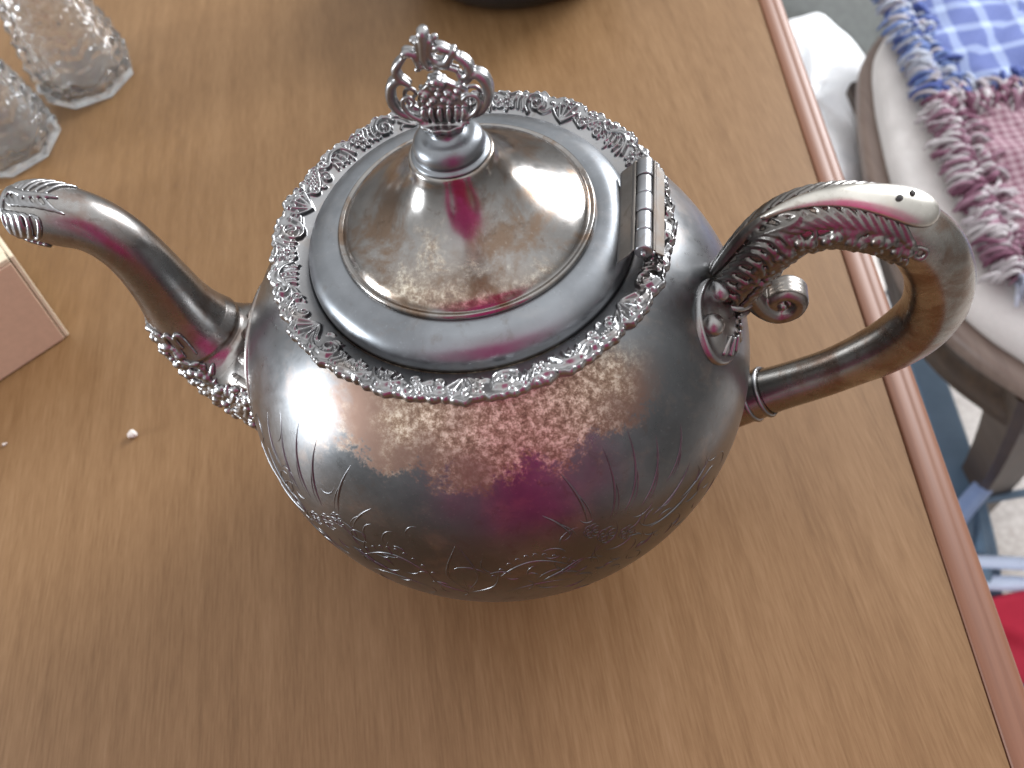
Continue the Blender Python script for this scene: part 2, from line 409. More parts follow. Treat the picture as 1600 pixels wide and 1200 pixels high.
# --- cast rim border with scrolls and flowers (relief height field)
L_T = 358.0                 # running length of the border in mm
nu, nv = 1800, 46
rb = random.Random(21)
strokes = []
def st(pts, r=0.55, h=1.0, n=6):
    c = catmull(pts, n) if len(pts) > 2 else [np.array(p, float) for p in pts]
    strokes.append((np.array(c), r, h))
def spiral(cx, cy, r0, r1, a0, turns, rr=0.55, h=1.0, sgn=1):
    pts = []
    for k in range(18):
        t = k/17; a = a0+sgn*turns*2*PI*t; r = r0+(r1-r0)*t
        pts.append((cx+r*math.cos(a), cy+r*math.sin(a)))
    strokes.append((np.array(pts), rr, h))
notches = []; bumps = []
x = 0.0; kind = 0
while x < L_T-6:
    k = kind % 5; sg = rb.choice((-1, 1)); y0 = rb.uniform(-0.5, 0.5)
    if k == 0:      # C scroll with leaves springing from it
        R0 = rb.uniform(3.4, 4.4); cx = x+5.0
        spiral(cx, 7.0+y0, R0, 0.6, rb.uniform(0, 6), 1.5, 0.62, 1.15, sg)
        for q in range(3):
            st([(cx+4+q*1.5, 9.6), (cx+4.8+q*1.6, 7.4+y0), (cx+4.2+q*1.9, 4.6+q*0.4)], 0.48, 0.85)
        bumps.append((cx, 0.9)); x += rb.uniform(10.5, 12.5)
    elif k == 1:    # blossom
        cx = x+3.4
        for q in range(6):
            a = q*PI/3+y0; spiral(cx+1.9*math.cos(a), 6.6+1.9*math.sin(a), 0.75, 0.3, a, 0.9, 0.42, 0.95)
        st([(cx-0.2, 6.6), (cx+0.2, 6.6)], 0.75, 1.2)
        st([(cx-3.4, 10.8), (cx, 9.9), (cx+3.4, 11.0)], 0.6, 1.0)
        notches.append(cx+3.6); x += rb.uniform(7.0, 8.5)
    elif k == 2:    # long S scroll with leaf fan
        st([(x, 5.0), (x+2.5, 8.6+y0), (x+6, 9.6), (x+10, 7.4), (x+12.5, 8.6), (x+12.0, 10.4), (x+10.6, 9.8)], 0.66, 1.15)
        for q in range(4):
            st([(x+2.6+q*2.0, 8.0), (x+2.6+q*2.1+0.8*sg, 6.0), (x+2.0+q*2.3+0.4*sg, 3.6+0.3*q)], 0.46, 0.9)
        bumps.append((x+5, 0.7)); x += rb.uniform(12.5, 14)
    elif k == 3:    # netted panel framed by small volutes
        for q in range(5):
            for w_ in range(3):
                strokes.append((np.array([(x+2+q*1.05+0.5*(w_ % 2), 9.3-w_*1.05), (x+2.01+q*1.05+0.5*(w_ % 2), 9.3-w_*1.05)]), 0.36, 0.6))
        spiral(x+1.0, 5.4, 1.9, 0.4, 1.5, 1.2, 0.5, 1.0, 1); spiral(x+7.6, 5.6, 1.9, 0.4, 1.5, 1.2, 0.5, 1.0, -1)
        notches.append(x+8.8); x += rb.uniform(9, 10.5)
    else:           # acanthus spray
        for q in range(5):
            a = 0.45+q*0.5
            st([(x+5, 3.4), (x+5+2.6*math.cos(a), 3.6+2.6*math.sin(a)), (x+5+5.2*math.cos(a*1.04), 3.8+6.4*math.sin(a)**0.9)], 0.55, 1.0)
        bumps.append((x+5, 1.1)); x += rb.uniform(10, 11.5)
    kind += 1
for q in range(90):
    xv = q*L_T/90; rr_ = rb.uniform(0.4, 0.6)
    st([(xv-2.2, 7.2+2.4*math.sin((xv-2.2)*0.42)), (xv, 7.2+2.4*math.sin(xv*0.42)), (xv+2.2, 7.2+2.4*math.sin((xv+2.2)*0.42))], rr_, 0.62)
    yv = rb.uniform(3.0, 10.8); a = rb.uniform(0, 6.28)
    st([(xv, yv), (xv+1.0*math.cos(a), yv+1.0*math.sin(a)), (xv+1.9*math.cos(a+0.5), yv+1.9*math.sin(a+0.5))], 0.42, 0.7)
    yv = rb.uniform(8.0, 11.2); strokes.append((np.array([(xv+1.5, yv), (xv+1.9, yv+0.2)]), 0.55, 0.85))
xs = np.arange(nu)/nu*L_T
def outline(x):
    w = 12.0+0.35*np.sin(x*0.9)+0.25*np.sin(x*2.1+1.0)
    for c, h in bumps: w = w+h*np.exp(-((x-c)/3.2)**2)
    for c in notches: w = w-1.1*np.exp(-((x-c)/0.9)**2)
    return w
Wd = outline(xs)
VV = np.linspace(0, 1, nv)
X = np.repeat(xs[:, None], nv, 1); Yy = VV[None, :]*Wd[:, None]
H = np.zeros_like(X)
for pts, r, h in strokes:
    i0 = int(max(0, (pts[:, 0].min()-2.5)/L_T*nu)); i1 = int(min(nu, (pts[:, 0].max()+2.5)/L_T*nu+1))
    if i1 <= i0: continue
    xx = X[i0:i1]; yy_ = Yy[i0:i1]; D = np.full(xx.shape, 1e9)
    for a, b in zip(pts[:-1], pts[1:]):
        ab = b-a; L2 = max(ab@ab, 1e-9)
        t = np.clip(((xx-a[0])*ab[0]+(yy_-a[1])*ab[1])/L2, 0, 1)
        D = np.minimum(D, (xx-a[0]-t*ab[0])**2+(yy_-a[1]-t*ab[1])**2)
    H[i0:i1] = np.maximum(H[i0:i1], h*np.exp(-(D/(r*r))**1.25))
edge = np.exp(-((Wd[:, None]-Yy-0.5)/0.5)**2)*(0.65+0.35*np.sin(X*2.6)*np.sin(X*0.7+1))
H = np.maximum(H, 0.8*edge)
R_IN, Z_IN, SL = 0.0503, 0.1462, math.radians(24)
P = []
for rep in (0,):
    for i in range(nu):
        ii = i
        th = 2*PI*(i+0.5)/nu + 0.25
        row = []
        for j in range(nv):
            y = Yy[ii, j]*0.001; h = H[ii, j]*0.00145*(0.55+0.45*min(1, VV[j]*3))
            # flange rises outward, rolling over slightly at the lip
            roll = max(0, VV[j]-0.82)/0.18
            r = R_IN+y*math.cos(SL)-h*math.sin(SL); z = Z_IN+y*math.sin(SL)+h*math.cos(SL)-0.0014*roll**2
            row.append((r*math.cos(th), r*math.sin(th), z))
        yo = Wd[ii]*0.001
        for q, dz in ((1.0, -0.0030), (0.93, -0.0040), (0.5, -0.0026), (0.05, -0.0016)):
            r = R_IN+yo*q*math.cos(SL)-0.0002; z = Z_IN+yo*q*math.sin(SL)+dz
            row.append((r*math.cos(th), r*math.sin(th), z))
        P.append(row)
mb = MB(); mb.grid(P, closeU=True, closeV=True)
mb.build('rim_border', M_cast, pot, recalc=True)

# --- lid
lid = empty('lid'); lid.parent = pot
prof = catmull([(0.0497, 0.1452), (0.0497, 0.1478), (0.0490, 0.1503), (0.0470, 0.1527), (0.0435, 0.1546), (0.0400, 0.1552), (0.0384, 0.1550)], 8)
prof = [tuple(p) for p in prof]
mb = MB(); mb.lathe(prof, 200); sh = mb.build('lid_shoulder', M_shoulder, lid)
prof = catmull([(0.0384, 0.1546), (0.0386, 0.1556), (0.0380, 0.1564), (0.0371, 0.1562), (0.0366, 0.1563), (0.0348, 0.1583), (0.0308, 0.1608), (0.0256, 0.1637), (0.0204, 0.1673),
                (0.0160, 0.1717), (0.0131, 0.1763), (0.0118, 0.1798), (0.0106, 0.1803)], 8)
mb = MB(); mb.lathe([tuple(p) for p in prof], 200); dome = mb.build('lid_dome', M_lid, lid)
tag(dome, 'bell-shaped lid with mottled brown tarnish')
prof = catmull([(0.0106, 0.1800), (0.0109, 0.1806), (0.0102, 0.1812), (0.0098, 0.1815), (0.0099, 0.1828), (0.0093, 0.1848), (0.0078, 0.1862), (0.0058, 0.1868), (0.0046, 0.1876), (0.0044, 0.1890)], 6)
mb = MB(); mb.lathe([tuple(p) for p in prof], 96); mb.build('knob_base', M_shoulder, lid)

# --- openwork finial (scrolls round a flower basket), cast in one piece
FS_X, FS_Z, FZ0 = 3.45e-5, 4.15e-5, 0.1868
def fp(zx, zy, y=0.0):
    t = 860-zy
    return Vector(((zx-610+0.155*t)*FS_X, y, FZ0+t*FS_Z))
fm = MB()
def ft(pts, r, y=0.0, n=7):
    if hasattr(r, '__len__'):
        q = catmull([(p[0], p[1], rr) for p, rr in zip(pts, r)], n); rad = [k[2]*0.93*FS_X for k in q]
    else:
        q = catmull(pts, n); rad = [r*FS_X]*len(q)
    fm.tube([fp(k[0], k[1], y) for k in q], rad, 12)
for yy in (-0.0007, 0.0007):
    ft([(360, 490), (300, 455), (240, 480), (215, 550), (225, 630), (285, 700), (380, 735), (440, 740)], [24, 36, 42, 42, 40, 36, 30, 26], yy)
    ft([(430, 735), (355, 690), (310, 630), (315, 575), (360, 560), (395, 595), (370, 625)], [24, 22, 20, 18, 18, 17, 16], yy*2.4)
    ft([(790, 480), (840, 430), (905, 455), (945, 540), (935, 625), (880, 700), (800, 735), (760, 740)], [24, 36, 44, 44, 40, 36, 30, 26], yy)
    ft([(780, 730), (850, 680), (878, 610), (850, 565), (795, 560), (760, 590), (785, 615)], [24, 22, 20, 18, 18, 17, 16], yy*2.4)
    ft([(445, 350), (420, 285), (360, 270), (345, 300), (300, 345), (275, 390), (300, 450), (340, 475)], [24, 30, 34, 24, 34, 36, 34, 26], yy)
    ft([(575, 330), (600, 345), (650, 340), (700, 270), (715, 300), (765, 330), (810, 380), (800, 430), (750, 450), (730, 425)], [26, 36, 40, 28, 24, 34, 38, 34, 24, 18], yy)
    ft([(570, 260), (590, 240), (620, 250), (660, 262)], [22, 30, 34, 26], yy)
    ft([(495, 150), (495, 190), (490, 260), (495, 330), (520, 380)], [46, 40, 34, 30, 20], yy)
    ft([(540, 200), (530, 280), (560, 330), (570, 380)], [26, 24, 22, 16], yy)
    ft([(450, 200), (455, 280), (440, 340), (450, 385)], [24, 22, 22, 16], yy)
    ft([(430, 385), (490, 365), (560, 378), (640, 375), (720, 400)], 17, yy)
fm.ball(fp(495, 148), 46*FS_X); fm.ball(fp(425, 195), 30*FS_X); fm.ball(fp(578, 182), 27*FS_X)
# flower basket between the scrolls: backing plate, blossoms, ribs
bk = [(430, 540), (480, 500), (560, 440), (640, 470), (700, 500), (770, 510), (800, 600), (790, 750), (430, 750), (410, 620)]
n = len(bk)
fm.add([fp(x, y, -0.0010) for x, y in bk]+[fp(x, y, 0.0010) for x, y in bk], [tuple(range(n))[::-1], tuple(range(n, 2*n))]+[(i, (i+1) % n, n+(i+1) % n, n+i) for i in range(n)])
for yy in (-0.0011, 0.0011):
    for (x, y, r) in ((565, 465, 46), (520, 470, 34), (608, 480, 36), (540, 510, 30), (592, 515, 30), (480, 560, 36), (535, 600, 30), (505, 630, 24), (650, 555, 34), (612, 600, 26), (690, 585, 30), (655, 620, 26),
                      (455, 600, 24), (720, 540, 26), (575, 560, 26), (440, 540, 24), (745, 500, 26)):
        fm.ball(fp(x, y, yy), r*0.86*FS_X)
    for x in (455, 515, 580, 650, 715, 770):
        ft([(x+(610-x)*0.03, 660), (x, 690), (x+(610-x)*0.12, 735)], [20, 27, 20], yy*1.5)
    ft([(420, 755), (520, 768), (610, 772), (700, 768), (795, 755)], 16, yy*1.8)
# half urn below
base = len(fm.v)
pr = [(190, 765), (188, 785), (170, 820), (130, 850), (110, 875), (105, 915)]
fm.grid([[(r*FS_X*math.cos(a)*(1+0.05*math.cos(10*a)), r*FS_X*0.72*math.sin(a)*(1+0.05*math.cos(10*a)), FZ0+(860-z)*FS_Z) for r, z in pr] for a in np.linspace(0, 2*PI, 60, endpoint=False)], closeU=True)
fm.f.append(tuple(base+k*len(pr) for k in range(60)))
fm.f.append(tuple(base+k*len(pr)+len(pr)-1 for k in range(60))[::-1])
fin = fm.build('finial', M_cast, lid, remesh=0.00026, smoothmod=2)
tag(fin, 'openwork finial of scrolls around a flower basket')

rnd0 = random.Random(11)
# --- hinge between lid and rim
hinge = empty('hinge'); hinge.parent = pot
HX, HZ, HR, HL = 0.0522, 0.1580, 0.0025, 0.0350
y0 = -HL/2
for k in range(5):
    mb = MB(); g = 0.00012; a = y0+HL*k/5+g; b = y0+HL*(k+1)/5-g
    rr = HR*(1.0 if k % 2 == 0 else 0.93)
    pts = []
    for yv, r in ((a, rr*0.35), (a, rr*0.88), (a+0.00008, rr*0.95), (a+0.0003, rr), (a+0.0008, rr), (0.5*(a+b), rr), (b-0.0008, rr), (b-0.0003, rr), (b-0.00008, rr*0.95), (b, rr*0.88), (b, rr*0.35)):
        pts.append([(HX+r*math.cos(t), yv, HZ+r*math.sin(t)) for t in np.linspace(0, 2*PI, 28, endpoint=False)])
    mb.grid(pts, closeV=True); mb.build('knuckle', M_hinge, hinge)
mb = MB(); mb.tube([(HX, y0-0.0003, HZ), (HX, -y0+0.0003, HZ)], 0.0009, 12); mb.build('hinge_pin', M_hinge, hinge)
def plate(name, prof, ya, yb, th=0.0008, mat=M_hinge):
    # folded sheet: profile in x,z with half lengths per point
    mb = MB(); P = []
    for (x, z, hl) in prof:
        P.append([(x, -hl, z), (x, hl, z), (x, hl, z-th), (x, -hl, z-th)])
    base = len(mb.v); mb.grid(P, closeV=True)
    mb.f.append((base, base+1, base+2, base+3)); q = base+4*(len(prof)-1); mb.f.append((q+3, q+2, q+1, q))
    return mb.build(name, mat, hinge, smooth=False, bevel=0.0002)
plate('lid_leaf', [(0.0450, 0.1535, 0.0174), (0.0456, 0.1545, 0.0174), (0.0486, 0.1576, 0.0172), (0.0492, 0.1588, 0.0171), (0.0497, 0.1590, 0.0171), (0.0499, 0.1580, 0.0171)], 0, 0, 0.0006, M_leaf)
plate('rim_leaf', [(0.0545, 0.1578, 0.0172), (0.0548, 0.1588, 0.0172), (0.0553, 0.1588, 0.0172), (0.0556, 0.1577, 0.0170), (0.0580, 0.1550, 0.0160)], 0, 0, 0.0007, M_leaf2)

# --- spout
def loft(cps, n=9, ky=1.0):
    c = catmull(cps, n)
    return [(Vector((p[0], 0, p[1])), p[2], p[3] if len(p) > 3 else 1.0) for p in c]
class Swept:
    def __init__(self, cps, n=9): self.s = loft(cps, n); self.n = len(self.s)
    def frame(self, u):
        u = min(max(u, 0), 1)*(self.n-1); i = min(int(u), self.n-2); t = u-i
        p = self.s[i][0].lerp(self.s[i+1][0], t); r = self.s[i][1]*(1-t)+self.s[i+1][1]*t; k = self.s[i][2]*(1-t)+self.s[i+1][2]*t
        a = max(i-1, 0); b = min(i+2, self.n-1)
        T = (self.s[b][0]-self.s[a][0]).normalized()
        Nn = Vector((-T.z, 0, T.x)); B = Vector((0, 1, 0))
        return p, r, k, T, Nn, B
    def pt(self, u, a, off=0.0):
        p, r, k, T, Nn, B = self.frame(u)
        return p + Nn*math.cos(a)*(r+off) + B*math.sin(a)*(r*k+off)
    def mesh(self, mb, nu=140, seg=48, u0=0, u1=1):
        mb.grid([[self.pt(u, 2*PI*k/seg) for k in range(seg)] for u in np.linspace(u0, u1, nu)], closeV=True)
    def stroke(self, mb, pts, w, off=0.0002, n=5, seg=8):
        q = catmull(pts, n); m = len(q)
        mb.tube([self.pt(p[0], p[1], off) for p in q], [w*(0.35+0.65*math.sin(PI*(0.12+0.76*i/(m-1)))) for i in range(m)], seg)
SP = Swept([(-0.1445, 0.1592, 0.0066, 1.0), (-0.1395, 0.1588, 0.0083, 1.0), (-0.1325, 0.1574, 0.0090, 1.0), (-0.1230, 0.1530, 0.0084, 1.0), (-0.1176, 0.1456, 0.0083, 1.0), (-0.1149, 0.1354, 0.0086, 1.0),
            (-0.1137, 0.1217, 0.0096, 1.0), (-0.1135, 0.1090, 0.0113, 1.0), (-0.1120, 0.0975, 0.0137, 1.0), (-0.1080, 0.0865, 0.0172, 1.0), (-0.1010, 0.0790, 0.0215, 1.0), (-0.0900, 0.0745, 0.0262, 1.0), (-0.0760, 0.0730, 0.0290, 1.0)])
SP.s = [(p, r*(1.10 if i < 75 else 1.03), k) for i, (p, r, k) in enumerate(SP.s)]
mb = MB(); SP.mesh(mb, 200, 64)
# mouth: lip rolls in, then a dark throat
p, r, k, T, Nn, B = SP.frame(0)
rows = []
for q, dx in ((1.0, 0.0), (0.97, -0.0008), (0.86, -0.0010), (0.76, -0.0003), (0.72, 0.004), (0.70, 0.012)):
    rows.append([p+T*dx+(Nn*math.cos(2*PI*j/64)+B*math.sin(2*PI*j/64))*r*q for j in range(64)])
mb.grid(rows, closeV=True)
spout = mb.build('spout', M_spout, pot)
# angle convention: 0 = +N side. For the spout the path runs tip -> body, N points to outer/lower or upper side
so = MB()
TOP = 0 if SP.frame(0.2)[4].z > 0 else PI
FR = -PI/2  # camera side (-y)
def sa(d): # degrees from top toward the camera side
    return TOP + (d/180*PI)*(-1 if TOP == 0 else 1)
# leaf and scrolls round the mouth
SP.stroke(so, [(0.005, sa(-25)), (0.06, sa(0)), (0.12, sa(10)), (0.19, sa(6))], 0.0011)
for k in range(7):
    t = 0.03+k*0.022
    SP.stroke(so, [(t, sa(4)), (t+0.022, sa(-26)), (t+0.045, sa(-44))], 0.0008)
    SP.stroke(so, [(t, sa(12)), (t+0.026, sa(28)), (t+0.05, sa(33))], 0.0007)
for k in range(5):
    t = 0.026+k*0.028
    SP.stroke(so, [(t+0.004, sa(46)), (t+0.022, sa(52)), (t+0.026, sa(70)), (t+0.014, sa(92)), (t-0.008, sa(96)), (t-0.004, sa(84))], 0.0014-0.00014*k)
SP.stroke(so, [(0.008, sa(40)), (0.004, sa(70)), (0.006, sa(105)), (0.03, sa(120)), (0.045, sa(100)), (0.035, sa(82)), (0.022, sa(88))], 0.0010)
SP.stroke(so, [(0.012, sa(-60)), (0.004, sa(-20)), (0.004, sa(20)), (0.010, sa(48))], 0.0009)
for k in range(9):
    SP.stroke(so, [(0.05+0.013*k, sa(118+3*(k % 2))), (0.056+0.013*k, sa(128)), (0.052+0.013*k, sa(138))], 0.0009)
so.build('tip_ornament', M_cast, spout, remesh=0.00035, smoothmod=1); so = MB()
# cast flowers on the lower flare
rnd = random.Random(3)
for k in range(300):
    u = 0.58+0.38*rnd.random()**0.8; d = 62+115*rnd.random()
    lim = 0.58+0.0034*max(0, 112-d)
    if u < lim: continue
    c = SP.pt(u, sa(d), 0.0001); r = 0.0010+0.0013*rnd.random()
    if rnd.random() < 0.45: so.ball(c, r, 8, 6)
    else:
        a = rnd.random()*6.28; du = 0.016*math.cos(a); dd = 9*math.sin(a)
        SP.stroke(so, [(u-du, sa(d-dd)), (u+0.008*math.sin(a), sa(d+3)), (u+du, sa(d+dd))], 0.0008+0.0005*rnd.random())
for k in range(6):
    d = 70+18*k
    SP.stroke(so, [(0.66, sa(d)), (0.60, sa(d+3)), (0.585, sa(d+9)), (0.60, sa(d+15)), (0.63, sa(d+12))], 0.0010)
spo = so.build('base_ornament', M_cast, spout, remesh=0.00035, smoothmod=1)
# lobes and the seam where the spout meets the belly
for k, (u0, d, w) in enumerate(((0.80, 8, 0.0034), (0.83, 34, 0.0026), (0.85, 56, 0.0020), (0.80, -22, 0.0030))):
    lb = MB(); SP.stroke(lb, [(u0-0.04, sa(d)), (u0, sa(d)), (u0+0.05, sa(d)), (u0+0.09, sa(d))], w, -0.0004, 6, 16)
    lb.build('lobe', M_spout, spout)

fl_ = MB(); q = []
for k in range(65):
    a = 2*PI*k/64
    q.append(bsurf(PI+0.335*math.cos(a), 0.0805+0.0300*math.sin(a), 0.0004))
fl_.tube(q, 0.0011, 8, cap=False); fl_.build('spout_flange', M_spout, spout)
# --- handle
HD = Swept([(0.0720, 0.1065, 0.0062, 1.0), (0.0775, 0.1165, 0.0068, 1.0), (0.0825, 0.1290, 0.0073, 1.0), (0.0888, 0.1430, 0.0077, 1.0), (0.0955, 0.1505, 0.0080, 1.0), (0.1042, 0.1532, 0.0083, 1.0), (0.1130, 0.1522, 0.0086, 1.0),
            (0.1221, 0.1492, 0.0087, 1.0), (0.1309, 0.1425, 0.0088, 1.0), (0.1377, 0.1326, 0.0088, 1.0), (0.1418, 0.1210, 0.0089, 1.0), (0.1428, 0.1095, 0.0088, 1.0), (0.1400, 0.0988, 0.0083, 1.0), (0.1340, 0.0885, 0.0074, 1.0),
            (0.1254, 0.0788, 0.0067, 1.0), (0.1168, 0.0708, 0.0066, 1.0), (0.1026, 0.0606, 0.0069, 1.0), (0.0905, 0.0525, 0.0078, 1.0), (0.0800, 0.0460, 0.0085, 1.0)])
def _hk(i):
    t = i/(len(HD.s)-1)
    return 1.0+0.16*max(0, 1-t/0.26)+0.10*min(1, max(0, (t-0.38)/0.1))+0.14*min(1, max(0, (t-0.62)/0.12))
HD.s = [(p, r*_hk(i), k) for i, (p, r, k) in enumerate(HD.s)]
mb = MB(); HD.mesh(mb, 260, 48)
handle = mb.build('handle', M_handle, pot)
HT = 0 if HD.frame(0.35)[4].z > 0 else PI
def ha(d): return HT + (d/180*PI)*(-1 if HT == 0 else 1)
# smooth thumb leaf with two pits on top
lf = MB(); nu_, nv_ = 46, 21
U0, U1 = 0.195, 0.412
def leaf_w(t):
    w = 44*min(1, 0.12+0.95*t)*math.sqrt(max(0, 1-max(0, (t-0.78)/0.22)**2))
    return max(w, 1.5)
topg = []; botg = []
for i in range(nu_):
    t = i/(nu_-1); u = U0+(U1-U0)*t; w = leaf_w(t); rowt = []; rowb = []
    for j in range(nv_):
        s = -1+2*j/(nv_-1)
        off = 0.0010+0.0026*(0.4+0.6*t)*(1-s*s)**0.7*math.sqrt(max(0.0, 1-max(0, (t-0.85)/0.15)**2))
        rowt.append(HD.pt(u, ha(8+w*s), off)); 
    topg.append(rowt)
lf.grid(topg)
rim = [topg[0][j] for j in range(nv_)]
lfo = lf.build('thumb_leaf', M_bright, handle)
md = lfo.modifiers.new('Solid', 'SOLIDIFY'); md.thickness = 0.0016; md.offset = -1
tag(lfo, 'smooth worn thumb leaf with two small dark pits')
for (u, d) in ((0.352, 14), (0.370, 2)):
    pm = MB(); f = HD.frame(u); c = HD.pt(u, ha(d), 0.00345)
    nrm = (HD.pt(u, ha(d), 0.01)-HD.pt(u, ha(d), 0)).normalized()
    Mx = nrm.to_track_quat('Z', 'Y').to_matrix()
    pm.ball(c, 0.00105, 14, 8, 1, 0.85, 0.35, Mx); pm.build('pit', M_hole, lfo)
ho = MB()
# feather barbs both sides of the leaf
for k in range(13):
    u = 0.175+k*0.0155
    HD.stroke(ho, [(u, ha(14+k*1.6)), (u+0.016, ha(36+k*1.6)), (u+0.030, ha(52+k*1.4)), (u+0.044, ha(62+k*1.2))], 0.00105)
    HD.stroke(ho, [(u, ha(-6-k*2)), (u+0.018, ha(-26-k*2)), (u+0.030, ha(-44-k*2)), (u+0.036, ha(-60-k))], 0.0011)
# beaded scroll garland along the camera side
for k in range(19):
    u = 0.17+k*0.0135
    a = 90+7*math.sin(k*1.3)
    if k % 3 == 0:
        HD.stroke(ho, [(u-0.006, ha(a-10)), (u+0.008, ha(a-12)), (u+0.012, ha(a+4)), (u, ha(a+8)), (u-0.002, ha(a-2))], 0.0009)
    else:
        ho.ball(HD.pt(u, ha(a), 0.0004), 0.0017+0.0005*rnd.random(), 8, 6)
    HD.stroke(ho, [(u, ha(104)), (u+0.007, ha(116)), (u+0.002, ha(128))], 0.0011)
    HD.stroke(ho, [(u, ha(-80)), (u+0.008, ha(-100)), (u+0.002, ha(-120))], 0.0011)
    if k % 2 == 0: HD.stroke(ho, [(u, ha(136)), (u+0.01, ha(150)), (u+0.004, ha(164))], 0.0010)
# acanthus on the lower neck
for k in range(9):
    u = 0.075+k*0.014
    HD.stroke(ho, [(u, ha(30)), (u+0.020, ha(52)), (u+0.022, ha(80)), (u+0.010, ha(100))], 0.0012)
    HD.stroke(ho, [(u, ha(-10)), (u+0.020, ha(-40)), (u+0.020, ha(-80))], 0.0012)
    HD.stroke(ho, [(u, ha(112)), (u+0.014, ha(128)), (u+0.006, ha(150))], 0.0012)
HD.stroke(ho, [(0.10, ha(5)), (0.15, ha(8)), (0.21, ha(4))], 0.0022)
HD.stroke(ho, [(0.215, ha(16)), (0.235, ha(30)), (0.225, ha(42)), (0.20, ha(38)), (0.17, ha(24))], 0.0014)
for k in range(170):
    u = rnd.uniform(0.09, 0.40); d = rnd.uniform(70, 150)
    if rnd.random() < 0.4: ho.ball(HD.pt(u, ha(d), 0.0002), rnd.uniform(0.0009, 0.0016), 8, 6)
    else:
        a = rnd.uniform(0, 6.28); du = 0.012*math.cos(a); dd = 10*math.sin(a)
        HD.stroke(ho, [(u-du, ha(d-dd)), (u+0.006*math.sin(a), ha(d+4)), (u+du, ha(d+dd))], rnd.uniform(0.0008, 0.0012))
ho.build('handle_ornament', M_orn, handle, remesh=0.00036, smoothmod=1)
# curl under the neck
cu = MB()
for yy in (-0.0022, -0.0008, 0.0008, 0.0022):
    q = catmull([(0.0860, 0.1205), (0.0900, 0.1140), (0.0955, 0.1100), (0.1005, 0.1125), (0.1012, 0.1180), (0.0970, 0.1208), (0.0932, 0.1180), (0.0945, 0.1148), (0.0972, 0.1158)], 6)
    cu.tube([(p[0], yy, p[1]) for p in q], [0.0038-0.0022*i/len(q) for i in range(len(q))], 12)
cu.ball((0.0962, -0.0040, 0.1165), 0.0015, 12, 8); cu.ball((0.0962, 0.0040, 0.1165), 0.0015, 12, 8)
cu.build('curl', M_orn, handle, remesh=0.0004, smoothmod=2)
# collar ring and round shield on the belly
cl = MB()
for u, o in ((0.062, 0.0012), (0.078, 0.0004)):
    cl.tube([HD.pt(u, 2*PI*k/32, o) for k in range(33)], 0.0014, 8, cap=False)
cl.build('collar', M_cast, handle)
sh_ = MB()
pa = math.radians(-10); pz = 0.1215
Pn = bsurf(pa, pz); Nn = (bsurf(pa, pz, 0.01)-Pn).normalized(); Tz = Vector((0, 0, 1)); Tz = (Tz-Nn*Tz.dot(Nn)).normalized(); Tx = Tz.cross(Nn)
rows = []
for q, h in ((0.02, 0.0030), (0.35, 0.0028), (0.7, 0.0020), (0.84, 0.0010), (0.93, 0.0019), (1.0, 0.0012), (1.03, -0.0006)):
    rows.append([bsurf(pa+0.0145*q*math.cos(a)/body_r(pz), pz+0.0100*q*math.sin(a), h) for a in np.linspace(0, 2*PI, 60, endpoint=False)])
sh_.grid(rows, closeV=True)
sh_.build('shield', M_cast, handle)
bs = MB(); bs.ball(Pn-Tx*0.0065+Tz*0.0060+Nn*0.0018, 0.0036, 18, 12); bs.ball(Pn+Tx*0.0065+Tz*0.0060+Nn*0.0018, 0.0036, 18, 12)
for k in range(7):
    a = PI+0.35+k*0.4
    bs.tube([Pn+(Tx*math.cos(a)*0.006+Tz*math.sin(a)*0.007)+Nn*0.003, Pn+(Tx*math.cos(a)*0.0105+Tz*math.sin(a)*0.0105)+Nn*0.0008], [0.0006, 0.0011], 8)
bs.build('boss', M_cast, handle)
# ferrule where the handle's lower end enters its socket
for u in (0.905, 0.925):
    fr = MB(); fr.tube([HD.pt(u, 2*PI*k/32, 0.0003) for k in range(33)], 0.0009, 8, cap=False); fr.build('ferrule', M_cast, handle)
sk = MB()
HS = Swept([(0.1000, 0.0590, 0.0092), (0.0950, 0.0555, 0.0095), (0.0890, 0.0515, 0.0102), (0.0800, 0.046, 0.0112)])
HS.mesh(sk, 30, 40); sk.build('socket', M_handle, handle)

# ------------------------------------------------------------------ crumbs
M_crumb = simple('crumb', (0.62, 0.57, 0.52), 0.8, var=0.2, scale=800)
def crumb(name, loc, s, label):
    mb = MB()
    for k in range(6):
        mb.ball((rnd.uniform(-1, 1)*s*0.7, rnd.uniform(-1, 1)*s*0.4, s*(0.35+0.25*rnd.random())), s*(0.35+0.25*rnd.random()), 8, 6)
    o = mb.build(name, M_crumb, remesh=s*0.12); o.location = loc
    return tag(o, label, 'crumb', 'crumbs on the table')
crumb('crumb', (-0.1827, 0.0562, 0.0002), 0.0031, 'pale crumb lying on the table left of the teapot')
crumb('crumb', (-0.2495, 0.0669, 0.0002), 0.0012, 'tiny white speck at the left border below the box')

